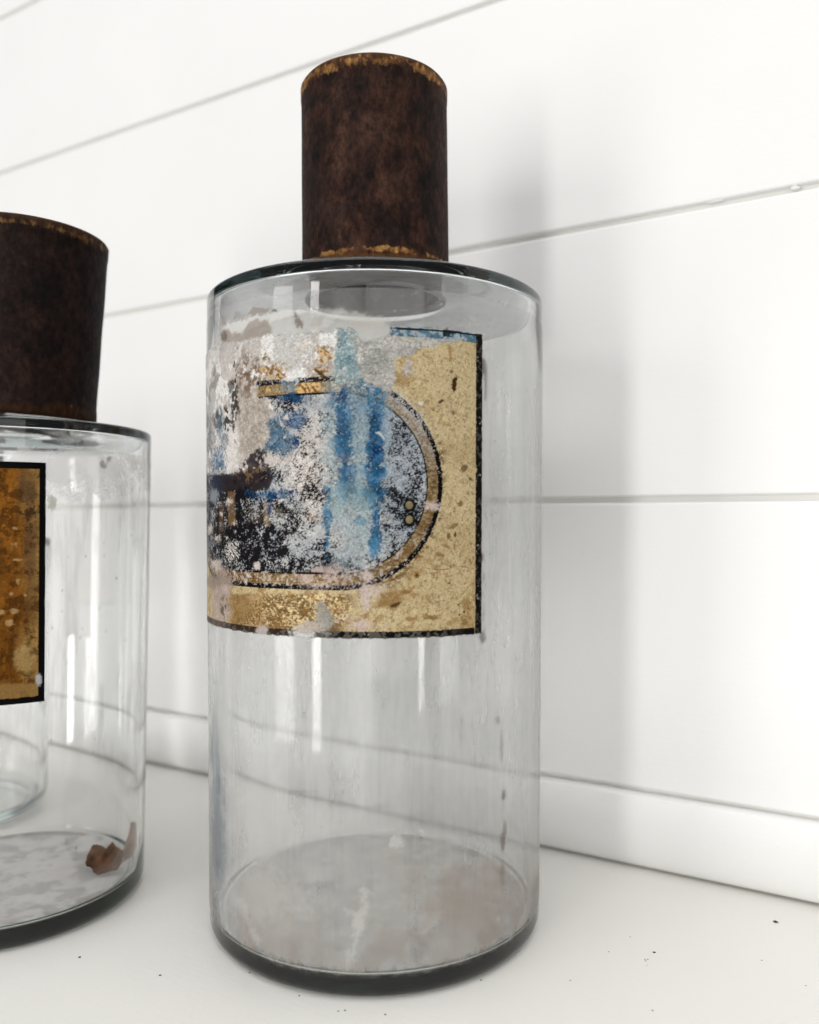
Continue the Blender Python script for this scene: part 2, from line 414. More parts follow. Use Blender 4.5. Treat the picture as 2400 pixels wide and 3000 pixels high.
def gold(P, seed, base=(206, 186, 144), deep=(172, 144, 98)):
    g = fbm(P.S, P.Z, 4.5, seed, 3, .75); big = fbm(P.S, P.Z, 110, seed+1, 4)
    col = Lg(*base)*(0.86 + .28*g)[..., None]
    d = .35*sm(.5, .85, big)[..., None]; col = col*(1-d) + Lg(*deep)*d
    fl = sm(.73, .82, fbm(P.S, P.Z*.8, 6, seed+2, 3, .75)); col = col*(1-.55*fl[..., None]) + Lg(104, 74, 38)*.55*fl[..., None]
    fl = sm(.80, .86, fbm(P.S, P.Z*.8, 15, seed+3, 3, .7)); col = col*(1-.3*fl[..., None]) + Lg(98, 70, 36)*.3*fl[..., None]
    return col

def paint_tall():
    NA, NZ = 640, 560
    a1 = math.radians(32.7); a0 = math.radians(-104)
    A, Zz = np.meshgrid(np.linspace(a0, a1, NA), np.linspace(.1330, .2478, NZ))
    Av = np.maximum(A, math.radians(-75)); X, Y = photo_xy(Av, Zz)
    X = X - np.maximum(math.radians(-75)-A, 0)*140
    Smm = A*74.6; Hmm = Zz*1000
    P = Painter(X, Y, Smm*8, Hmm*8, 11)
    blob, poly, put, mul = P.blob, P.poly, P.put, P.mul
    # black ground, gold field
    put(np.ones_like(X), Lg(16, 14, 13), rough=.45)
    ed = .35*(P.n2-.5) + .5*(P.grain > .8)*(P.n1 > .5)
    inner = ((Smm < 39.4+ed) & (Hmm > 135.9+ed*.6) & (Hmm < 244.6)).astype(float)
    put(inner, gold(P, 40), rough=.5, metal=.12)
    # lower gold strip is leafed: bright crinkled metal over brown
    strip = sm(1735, 1745, Y + 4*(P.n2-.5))*sm(1055, 985, X + 40*(P.n1-.5))*inner*sm(655, 690, X)
    cr = fbm(P.S*1.0+P.Z*.7, P.Z*1.3-P.S*.3, 7, 51, 4, .8); br = fbm(P.S, P.Z, 70, 52, 4, .6)
    leaf = Lg(116, 88, 52)*(1-sm(.42, .62, cr*.55+br*.45))[..., None] + Lg(226, 200, 150)*sm(.42, .62, cr*.55+br*.45)[..., None]
    leaf = leaf*(.75+.5*cr)[..., None]
    put(strip, leaf, .95, rough=.5, metal=.12, h=None)
    put(strip*sm(860, 700, X + 70*(P.n1-.5))*sm(.3, .6, br), Lg(128, 92, 44), .75, rough=.4)
    # grime and scuffs on the gold
    for (cx, cy, rx, ry, rot, col, al) in [
        (1330, 1125, 6, 21, 4, (66, 44, 20), 1), (1292, 1176, 9, 3.5, -35, (70, 46, 22), .9), (1327, 1210, 4, 7, 0, (110, 76, 36), .8), (1358, 1372, 8, 10, 30, (86, 60, 30), .75),
        (1376, 1404, 9, 5, 30, (72, 50, 28), .8), (1347, 1476, 6, 8, 30, (118, 84, 40), .8), (1332, 1567, 4, 8, 10, (84, 58, 26), .9), (1312, 1570, 6, 8, 20, (108, 78, 40), .8),
        (1220, 1685, 9, 9, 0, (122, 84, 38), .9), (1220, 1685, 2.5, 3, 0, (58, 38, 18), 1), (1144, 1762, 48, 26, -14, (140, 104, 50), .8), (1158, 1772, 30, 5, -24, (62, 42, 20), .85),
        (1265, 1808, 30, 9, 4, (128, 90, 36), .75), (1200, 1812, 12, 8, 0, (150, 110, 50), .7), (1192, 1734, 16, 5, 0, (122, 86, 42), .8), (1358, 1822, 8, 12, 0, (120, 92, 50), .8),
        (1345, 1800, 3, 4, 0, (56, 38, 18), 1), (1358, 1792, 3, 3, 0, (56, 38, 18), 1), (1371, 1782, 3, 3, 0, (56, 38, 18), 1), (1341, 1772, 3, 3, 0, (56, 38, 18), 1), (1315, 1708, 4, 3, 0, (60, 42, 22), 1),
        (1290, 1625, 16, 6, 15, (120, 88, 44), .7), (1330, 1540, 12, 5, -25, (120, 90, 48), .7), (1305, 1600, 14, 6, 25, (112, 80, 40), .6), (1318, 1035, 5, 30, -8, (166, 128, 70), .8), (1322, 1090, 5, 4, 30, (112, 84, 48), .8),
        (1310, 1245, 12, 5, 10, (140, 102, 54), .6), (1320, 1258, 8, 3, 0, (110, 80, 42), .7), (1175, 1110, 30, 22, 0, (150, 118, 68), .6), (1195, 1060, 20, 26, 0, (166, 132, 76), .5)]:
        put(blob(cx, cy, rx, ry, .55, .3, rot)*inner, Lg(*col), al)
    put(inner*sm(1300, 1400, X+50*(P.n1-.5))*sm(1650, 1850, Y+90*(P.n2-.5)), Lg(158, 122, 60), .45)
    put(inner*sm(.62, .78, fbm(P.S, P.Z, 22, 61, 4, .7))*sm(1500, 1720, Y), Lg(150, 112, 60), .6)
    put(((np.abs(Y-1665-4*np.sin(X*.05)-6*(P.n1-.5)) < 1.3) & (X > 1235))*inner*(.4+.6*(P.n2 > .4)), Lg(96, 66, 34), .8)
    sp0 = fbm(P.S, P.Z, 5, 68, 3, .75)
    # stadium-shaped cartouche
    cs = np.where(Smm > -14, Smm+14, np.where(Smm < -71, Smm+71, 0))
    q = np.sqrt((cs/38.2)**2 + ((Hmm-190.3)/38.5)**2); dm = (q-1)*38.3          # mm outside the outer line
    dm = dm + .22*(P.n2-.5)
    # grime brushed outside and inside the line
    put(sm(4.5, .5, dm + 5*(P.n1-.5))*(dm > 0)*sm(.46, .58, fbm(P.S, P.Z*1.3, 10, 66, 3, .7))*sm(1250, 1300, Y + 0*X)*inner*sm(1000, 1150, X), Lg(96, 68, 34), .8)
    band = (dm < -.3)*(dm > -5.6)
    put(band*1.0, gold(P, 44, (158, 136, 98), (104, 82, 56)), rough=.45, metal=.2)
    put(band*sm(.40, .60, fbm(P.S*.6, P.Z*1.4, 9, 67, 3, .7))*sm(1280, 1350, Y), Lg(108, 76, 38), .75)
    bw = sm(.40, .52, sp0)*sm(1000, 1120, X); put(band*bw*sm(1420, 1280, Y), Lg(176, 176, 176), .75, rough=.8); put(band*sm(.62, .70, fbm(P.S, P.Z, 6, 69, 3, .8)), Lg(70, 52, 32), .6); put(band*sm(.64, .74, fbm(P.S, P.Z, 8, 70, 3, .7))*sm(1560, 1460, Y+0*X)*(X > 1100), Lg(170, 150, 122), .5)
    line = ((dm < .85) & (dm > -.95)).astype(float)
    put(line, Lg(14, 12, 13), rough=.4)
    put(((dm < -4.9) & (dm > -5.5)).astype(float), Lg(18, 15, 14), rough=.4)
    inside = sm(-5.3, -5.6, dm)
    put(inside, Lg(22, 20, 24), rough=.5)
    # two gold dots in black rings, lower right
    # density of the white flaking over the printed black
    sp = fbm(P.S, P.Z, 3.2, 71, 2, .8); sp2 = fbm(P.S, P.Z, 14, 72, 3, .6); sp3 = fbm(P.S, P.Z, 36, 74, 3, .6)
    spk = .46*sp + .28*sp2 + .26*sp3
    def D_(m, v, base): return base*(1-m) + v*m
    dens = np.full(X.shape, .47)
    dens = D_(blob(1175, 1420, 75, 200, .5, .5), .50, dens); dens = D_(blob(1170, 1270, 60, 50, .5, .5), .58, dens)
    dens = D_(blob(1180, 1500, 45, 60, .6, .4), .40, dens); dens = D_(blob(1120, 1640, 70, 60, .6, .5), .48, dens)
    dens = D_(blob(925, 1350, 75, 130, .6, .35), .58, dens); dens = D_(blob(900, 1460, 60, 60, .7, .4), .56, dens)
    dens = D_(blob(930, 1560, 75, 60, .6, .4), .62, dens); dens = D_(blob(1040, 1530, 70, 120, .5, .4), .78, dens)
    dens = D_(blob(830, 1620, 70, 60, .7, .4), .60, dens); dens = D_(blob(960, 1660, 60, 26, .7, .4), .34, dens); dens = D_(blob(870, 1650, 40, 30, .7, .4), .40, dens)
    dens = D_(blob(1050, 1260, 78, 200, .4, .4), .92, dens)
    dens = D_(blob(900, 1200, 100, 50, .6, .4), .44, dens); dens = D_(blob(870, 1240, 60, 45, .5, .4), .56, dens)
    dens = D_(blob(800, 1260, 50, 60, .5, .4), .62, dens); dens = D_(blob(1000, 1160, 100, 50, .5, .4), .68, dens)
    dens = D_(blob(775, 1640, 60, 70, .6, .4), .36, dens); dens = D_(blob(760, 1540, 60, 70, .6, .4), .36, dens)
    dens = D_(blob(830, 1440, 70, 30, .6, .4), .52, dens)
    dens = D_(blob(690, 1520, 75, 160, .5, .3), .26, dens); dens = D_(blob(690, 1410, 90, 40, .5, .3), .22, dens)
    dens = D_(blob(840, 1500, 60, 50, .6, .4), .42, dens)
    # brownish underprint
    for x0, x1, y0, y1, col in ((672, 692, 1440, 1540, (122, 92, 60)), (645, 660, 1470, 1560, (86, 66, 50)), (776, 792, 1475, 1540, (146, 118, 82)), (730, 770, 1480, 1530, (70, 56, 44)), (790, 830, 1490, 1530, (92, 84, 72)), (905, 930, 1490, 1530, (150, 122, 98))):
        put(poly([(x0, y0), (x1, y0), (x1, y1), (x0, y1)], 3, 3, 2)*inside, Lg(*col), .85)
    put(blob(895, 1215, 85, 40, .7, .3)*inside, Lg(18, 20, 46), .75); put(blob(925, 1190, 26, 14, .6, .4)*inside, Lg(12, 12, 36), .9)
    white = sm(.08, -.06, spk - dens)*inside
    grey = fbm(P.S, P.Z, 40, 73, 4)
    wc = Lg(166, 172, 177)*(1-grey)[..., None] + Lg(214, 212, 208)*grey[..., None]
    warm = blob(925, 1380, 75, 130, .5, .5); wc = wc*(1-warm[..., None]) + Lg(229, 220, 212)*warm[..., None]*(.85+.3*grey)[..., None]
    cool = blob(1170, 1360, 95, 260, .5, .5); wc = wc*(1-.7*cool[..., None]) + Lg(160, 171, 182)*.7*cool[..., None]
    wc = wc*(.68 + .44*P.grain)[..., None]
    put(white, wc, rough=.85, metal=0, h=.5)
    # specks sitting on the line and the gold near it
    put(sm(.50, .58, sp)*sm(4, 0, np.abs(dm))*sm(1060, 1130, X)*sm(1310, 1220, Y)*(dm > -7), Lg(196, 196, 196), .9, rough=.8)
    put(sm(.94, .97, sp)*line, Lg(200, 196, 190), .9)
    put(sm(.66, .70, fbm(P.S, P.Z, 9, 75, 3))*band*sm(1500, 1640, Y + 0*X), Lg(206, 190, 182), .7)
    # pink web of dried size under the cartouche
    web = np.abs(fbm(P.S, P.Z, 16, 76, 2)-.5); webm = sm(.05, .015, web)
    put(webm*(blob(980, 1700, 130, 36, .4, .4) + blob(1120, 1720, 60, 40, .5, .4)), Lg(214, 196, 186), .8, rough=.8)
    put(blob(960, 1690, 70, 28, .8, .4)*(P.n2 > .45), Lg(196, 176, 166), .75)
    # --- blue stains
    tex = fbm(P.S, P.Z, 7, 81, 3, .7); soft = fbm(P.S, P.Z*.45, 34, 82, 4)
    pt = fbm(P.S, P.Z*.7, 20, 83, 4, .7)
    def blue(m, col, k):
        m = np.clip(m, 0, 1); m = sm(.26, .70, m + (.9*(tex-.5) + .9*(pt-.5))*sm(0, .3, m)); mm = m*k*(.45 + .55*sm(.70, .42, .5*tex+.5*pt))
        P.put(mm, np.asarray(col)[None, None]*(.45+1.0*pt)[..., None], 1.0, rough=.8)
    teal, mid, deep, pale = Lg(122, 156, 164), Lg(28, 88, 130), Lg(4, 38, 84), Lg(166, 180, 180)
    put(blob(1040, 1330, 85, 300, .35, .3)*.9, pale*(.60+.62*P.grain)[..., None], .62, rough=.8, h=.5)
    blue(blob(1010, 1260, 27, 150, .6, .4), mid, .85); blue(blob(1099, 1270, 26, 150, .6, .35), mid, .9)
    blue(blob(1045, 1170, 70, 50, .7, .5), mid, .45); blue(blob(1090, 1130, 40, 28, .6, .35), Lg(48, 110, 136), .8)
    blue(blob(1000, 1160, 24, 22, .6, .4), deep, .6); blue(blob(1004, 1250, 20, 55, .6, .4), deep, .8); blue(blob(1012, 1340, 26, 60, .6, .4), deep, .55)
    blue(blob(1098, 1235, 17, 36, .5, .4), deep, 1.0); blue(blob(1098, 1320, 26, 55, .5, .4), deep, .95); blue(blob(1098, 1290, 12, 70, .5, .4), Lg(6, 30, 80), .7)
    frost = blob(1045, 1330, 100, 310, .3, .3); put(frost*sm(.50, .62, fbm(P.S, P.Z, 3.4, 85, 2, .85)), Lg(156, 176, 184), .5, rough=.9)
    for dx, dy, ax, ay, kk in ((1006, 1255, 17, 62, .8), (1014, 1345, 20, 50, .6), (1098, 1238, 17, 40, 1), (1098, 1318, 23, 62, 1), (1090, 1135, 24, 18, .6), (1002, 1165, 20, 20, .7), (1100, 1445, 24, 22, .8)):
        blue(blob(dx, dy, ax, ay, .6, .45), Lg(10, 60, 108), kk)
    blue(blob(1050, 1250, 70, 130, .8, .6), Lg(66, 126, 156), .40); blue(blob(1040, 1400, 70, 70, .8, .6), Lg(84, 138, 162), .35)
    put(frost*sm(.60, .70, fbm(P.S, P.Z, 5, 86, 2, .85))*(P.n1 > .5), Lg(20, 30, 44), .45)
    blue(blob(1016, 1400, 30, 60, .5, .4), mid, .7); blue(blob(1100, 1400, 26, 60, .5, .4), mid, .8)
    blue(blob(1098, 1445, 34, 32, .5, .3), Lg(20, 86, 128), .95); blue(blob(1102, 1520, 16, 95, .6, .3), Lg(18, 92, 136), .95); blue(blob(1094, 1600, 12, 30, .5, .3), Lg(60, 124, 160), .8)
    blue(blob(960, 1530, 13, 90, .6, .3), Lg(44, 112, 148), .9); blue(blob(955, 1440, 11, 13, .5, .3), deep, .9)
    blue(blob(1062, 1524, 24, 16, .5, .5), Lg(92, 146, 168), .7)
    blue(blob(1040, 1460, 80, 40, .5, .5), teal, .6)
    blue(blob(805, 1450, 62, 20, .6, .3), mid, .75); blue(blob(812, 1455, 14, 12, .5, .4), deep, .9); blue(blob(855, 1443, 9, 9, .5, .4), deep, .9); blue(blob(792, 1490, 8, 20, .5, .4), Lg(28, 44, 92), .9)
    blue(blob(850, 1125, 28, 26, .4, .25), Lg(116, 140, 152), .9); blue(blob(852, 1166, 32, 16, .5, .3), Lg(10, 66, 112), .95); blue(blob(880, 1165, 26, 18, .6, .4), mid, .5)
    blue(blob(855, 1225, 34, 30, .6, .4), Lg(84, 112, 142), .7); blue(blob(820, 1290, 48, 44, .5, .35), Lg(72, 112, 138), .85); blue(blob(868, 1296, 12, 20, .5, .4), Lg(12, 66, 116), .95); blue(blob(800, 1255, 30, 34, .5, .4), Lg(74, 108, 132), .75)
    blue(blob(865, 1240, 18, 26, .6, .4), Lg(30, 84, 128), .7)
    # --- bare grey paper and glue where the print has come away, upper left
    put(poly([(985, 975), (1012, 965), (1055, 1005), (1060, 1090), (1055, 1120), (985, 1120), (975, 1060)], 15, 9, 10), pale*(.55+.8*P.grain)[..., None], .9, rough=.9, h=.6)
    blue(blob(1000, 1030, 22, 60, .4, .4), Lg(106, 146, 158), .75); blue(blob(1035, 1075, 16, 40, .6, .4), Lg(110, 152, 166), .6); blue(blob(1030, 1050, 14, 10, .6, .4), Lg(84, 130, 144), .7)
    flake = poly([(1042, 985), (1150, 985), (1350, 984), (1345, 1000), (1290, 1008), (1220, 1018), (1212, 1042), (1160, 1052), (1152, 1100), (1145, 1150), (1110, 1140), (1060, 1110), (1050, 1010)], 10, 4, 9)
    put(flake, (Lg(188, 185, 178)*(.62+.6*P.grain)[..., None])*(.8+.35*P.n1)[..., None], 1, rough=.9, metal=0, h=.6)
    put(blob(1085, 1060, 34, 40, .7, .4), Lg(150, 150, 144)*(.7+.6*P.grain)[..., None], .7)
    put(blob(1195, 1080, 16, 22, .7, .3)*(P.grain > .42), Lg(196, 198, 204), .9, rough=.85); put(blob(1265, 1010, 40, 14, .8, .3)*(P.grain > .4), Lg(206, 202, 196), .9)
    put(blob(1232, 1182, 7, 5, .6, .3), Lg(224, 216, 204), .95)
    # blue-grey top border with a thin black line
    tb = (Hmm > 244.2)*(Smm > 3.5)*(Smm < 39.4)
    put(tb*1.0, Lg(92, 126, 146)*(.6+.8*P.n2)[..., None], 1, rough=.7, metal=0); put(tb*sm(.5, .6, P.n2)*.8, Lg(176, 182, 182), 1)
    put((np.abs(Hmm-247.2+.3*(P.n1-.5)) < .35)*(Smm > 4)*1.0, Lg(30, 32, 34), 1)
    put(tb*(X > 1298)*(X < 1348)*(P.n1 > .42)*(Hmm > 245.2), Lg(22, 24, 28), .9)
    # left: grey-mauve glue film, beige paper, brown mottling
    base_l = poly([(560, 900), (700, 900), (760, 900), (1000, 900), (990, 975), (985, 1090), (975, 1104), (760, 1120), (755, 1165), (800, 1172), (806, 1222), (778, 1236), (790, 1270), (760, 1330), (745, 1385), (690, 1392), (560, 1390)], 8, 5, 6)
    put(base_l, Lg(204, 196, 188)*(.70+.45*P.n1)[..., None], 1, rough=.8, metal=0, h=.4); put(base_l*sm(.50, .64, fbm(P.S, P.Z, 42, 88, 4, .65)), Lg(240, 238, 234), .9); put(base_l*sm(1100, 1020, Y)*(X < 760), Lg(200, 194, 188), .5)
    put(blob(735, 1085, 50, 75, .7, .5)*sm(.3, .6, P.n2), Lg(132, 108, 90)*(.7+.6*P.grain)[..., None], .85)
    put(blob(760, 1100, 60, 55, .7, .5)*sm(.45, .6, P.n2), Lg(112, 84, 58), .6)
    put(poly([(700, 1165), (785, 1172), (806, 1222), (778, 1236), (790, 1270), (757, 1330), (690, 1345), (694, 1240)], 10, 6, 10), Lg(188, 178, 166)*(.72+.5*P.n2)[..., None], 1, rough=.85, h=.7); put(blob(745, 1250, 60, 100, .6, .4)*sm(.60, .70, fbm(P.S, P.Z, 7, 89, 3, .8)), Lg(140, 124, 108), .6)
    put(poly([(808, 985), (905, 975), (915, 1000), (890, 1030), (880, 1080), (845, 1092), (805, 1078)], 8, 4, 4), Lg(204, 201, 196)*(.93+.12*P.n1)[..., None], 1, rough=.6, h=.7)
    put(blob(895, 1015, 24, 20, .7, .4), Lg(226, 220, 210), .9)
    put(blob(925, 1050, 50, 50, .6, .4)*sm(.4, .55, P.grain), Lg(150, 140, 128), .6); paper = sm(1180, 1120, Y + 60*(X < 800))*sm(700, 760, X)*sm(1180, 1140, X); fl = fbm(P.S, P.Z, 5, 93, 3, .8)
    put(paper*sm(.66, .74, fl)*sm(.4, .5, P.n1), Lg(104, 96, 90), .28); put(paper*sm(.36, .28, fl)*sm(.4, .5, P.n2), Lg(226, 224, 218), .7)
    sparkle = sm(.42, .60, fbm(P.S+P.Z*.5, P.Z, 8, 91, 3, .75))
    gl = Lg(120, 88, 52)*(1-sparkle)[..., None] + Lg(214, 178, 124)*sparkle[..., None]
    for cx, cy, rx, ry in ((800, 1088, 48, 26), (815, 1102, 34, 14), (775, 1050, 14, 30), (945, 1045, 28, 26), (935, 1085, 30, 20), (795, 1140, 30, 10)):
        put(blob(cx, cy, rx, ry, .9, .25)*sm(.35, .5, P.n2), gl, .9, rough=.45, metal=.15, h=.3)
    put(((dm < -1.2) & (dm > -5))*poly([(870, 1122), (940, 1114), (940, 1150), (865, 1156)], 3, 3, 2), gl, 1, rough=.45, metal=.15)
    put(((dm < -4.9) & (dm > -5.7))*sm(862, 872, X)*sm(980, 930, X), Lg(20, 18, 18), 1)
    bar = ((dm < .95) & (dm > -.95))*sm(748, 758, X)*sm(990, 972, X)*(Y < 1200)
    put(bar*(1-.85*blob(850, 1118, 26, 26, .4, .3))*sm(.72, .60, sp), Lg(22, 20, 22), 1, rough=.4)
    put(blob(935, 1090, 22, 5, .6, .3, 35), Lg(40, 30, 22), .9)
    # left edge: white paper with dark flecks, blue and charcoal stains
    put(blob(672, 1290, 36, 85, .5, .25), Lg(224, 218, 212)*(.9+.2*P.n2)[..., None], 1, rough=.85)
    put(blob(660, 1230, 34, 45, .5, .4)*sm(.52, .60, fbm(P.S, P.Z, 18, 95, 3)), Lg(52, 48, 50), .95); put(blob(690, 1160, 12, 110, .7, .4)*sm(.56, .62, fbm(P.S, P.Z, 16, 96, 3)), Lg(60, 54, 50), .95)
    put(blob(680, 1130, 9, 20, .6, .3), Lg(66, 60, 50), .8)
    blue(blob(643, 1350, 20, 45, .5, .4), Lg(46, 98, 134), .9); blue(blob(648, 1255, 14, 50, .6, .5), Lg(92, 118, 136), .7); blue(blob(662, 1290, 10, 26, .6, .4), Lg(110, 124, 134), .6)
    put(blob(618, 1270, 10, 130, .6, .5)*sm(.45, .6, P.n1), Lg(92, 98, 110), .7)
    put(poly([(625, 1385), (700, 1388), (760, 1310), (790, 1345), (800, 1385), (800, 1432), (625, 1440)], 9, 4, 6)*sm(.25, .42, P.n1+.2*P.n2), Lg(46, 39, 42), .96, rough=.5, h=.1)
    put(blob(735, 1385, 36, 26, .7, .3)*sm(.45, .6, P.n2), Lg(120, 92, 66), .8); put(blob(775, 1360, 16, 14, .6, .3)*0, Lg(0, 0, 0), 0)
    put(blob(800, 1345, 22, 16, 1.3, .5), Lg(214, 204, 196), .9)
    put(blob(636, 1430, 20, 40, .6, .4), Lg(44, 52, 72), .8)
    put(blob(633, 1450, 12, 24, .6, .3), Lg(150, 156, 162), .8); put(blob(616, 1560, 10, 90, .7, .4)*sm(.4, .5, P.n1), Lg(110, 110, 116), .8)
    # crinkled bright patch and its lines
    lines = .5+.5*np.sin(P.Z*.5 + P.S*.3 + 14*P.n1 + 6*P.n2)
    put(blob(687, 1612, 18, 36, .9, .35)*sm(.15, .7, lines), Lg(236, 230, 222), .95, rough=.5, h=.8)
    for cx, cy, rx, ry in ((672, 1470, 8, 10), (650, 1505, 5, 8), (622, 1548, 7, 12), (668, 1575, 4, 6), (637, 1580, 9, 12), (690, 1532, 7, 9), (638, 1660, 13, 18), (731, 1688, 6, 9), (691, 1680, 4, 9), (754, 1658, 7, 8), (842, 1222, 6, 12), (828, 1244, 5, 6), (835, 1282, 10, 8), (725, 1706, 4, 7)):
        put(blob(cx, cy, rx*.9, ry*.9, 1.3, .5), Lg(220, 208, 198), .9, rough=.7, h=.7)
    # pink glue film down the left margin and over the bottom border
    put(blob(652, 1760, 30, 95, .5, .3)*sm(.25, .5, P.n1+.15), Lg(176, 160, 150)*(.75+.5*P.n1)[..., None], .92, rough=.7, metal=0)
    put(blob(640, 1700, 40, 20, .6, .4), Lg(150, 134, 122), .8)
    put(blob(660, 1790, 12, 40, .8, .3)*sm(.5, .6, P.n2), Lg(82, 66, 58), .8)
    put(blob(1074, 1765, 12, 66, 1.1, .5), Lg(206, 188, 180), .9, rough=.8, metal=0, h=.5); put(blob(1062, 1832, 50, 22, 1.0, .5), Lg(204, 186, 176)*(.85+.3*P.n2)[..., None], .95, rough=.8, metal=0, h=.5)
    put(blob(1100, 1730, 30, 22, .7, .4)*(P.n2 > .45), Lg(206, 190, 182), .7)
    put(blob(950, 1820, 20, 36, 1.0, .5), Lg(156, 154, 146)*(.8+.4*P.n2)[..., None], .95, rough=.8, metal=0)
    botb = (Hmm < 135.9)
    put(botb*sm(1010, 800, X+120*(P.n1-.5))*1.0, Lg(64, 50, 42)*(.7+.7*P.n2)[..., None], .8); put(botb*sm(.52, .62, P.n2)*sm(1380, 1250, X), Lg(112, 106, 98), .6)
    put(blob(770, 1848, 17, 16, .4, .25), Lg(186, 174, 166), .95, rough=.7); put(blob(890, 1858, 38, 17, .45, .25), Lg(214, 212, 208), .95, rough=.6); put(blob(905, 1835, 46, 20, .6, .35), Lg(188, 178, 168), .85)
    # right border wear and the two dots
    bord = (Smm > 39.4)
    put(bord*sm(.60, .72, fbm(P.S, P.Z, 12, 98, 3)), Lg(78, 70, 62), .7); put(bord*sm(.90, .96, fbm(P.S, P.Z, 9, 99, 3, .7))*(P.n1 > .5), Lg(180, 174, 164), .7)
    put(blob(1400, 1500, 30, 500, 0, .01)*(np.abs(Smm-39.35) < .16), Lg(190, 178, 150), .5)
    for cy in (1480, 1522):
        put(blob(1198.5, cy, 17, 18, .35, .2), Lg(14, 12, 12), 1, rough=.4, h=0); put(blob(1198.5, cy, 10.5, 11.5, .06, .1), Lg(142, 130, 98)*(.7+.5*P.grain)[..., None], 1, rough=.5, metal=.1)
    put(blob(1140, 1517, 7, 7, .2, .2), Lg(150, 138, 120), .9)
    put(blob(1268, 1482, 20, 13, 1.1, .5), Lg(214, 198, 188), .85, rough=.8, h=.5)
    put(poly([(1098, 1264), (1112, 1264), (1120, 1272), (1128, 1285), (1124, 1288), (1112, 1276)], 3, 2, 2), Lg(196, 204, 206), .95, h=.8)
    # torn away: top left corner and the notch beside the blue streak
    hole = poly([(540, 940), (1140, 940), (1142, 985), (1060, 1003), (1022, 968), (985, 964), (975, 978), (910, 972), (808, 985), (770, 985), (752, 992), (700, 1003), (640, 1000), (540, 1010)], 7, 3, 6)
    hole = np.maximum(hole, 0)
    rag = sm(.0, .5, (Hmm-133.2)/1.0 + .6*(P.n2-.5))*sm(.0, .4, (42.5-Smm)/.6 + .5*(P.n2-.5))
    P.a = (1-hole)*rag
    P.a = P.a*(1-.5*sm(690, 640, X)*sm(1000, 1100, Y)*sm(1330, 1250, Y)*(P.n1 < .5))
    P.c = P.c*(.82*(.66 + .68*P.fine))[..., None]
    # relief: peeled paper stands off the print, a crinkle through the leaf
    H = .00012*P.h + .00005*(P.grain-.5) + .00005*(P.n2-.5) + strip*.00012*(cr-.5)
    paint, surf = P.out()
    return grid_mesh('label', A, Zz, cyl(A, Zz, .00045+H), paint, surf, keep=paint[..., 3] > .02)
link('label', paint_tall(), M_label, tall)

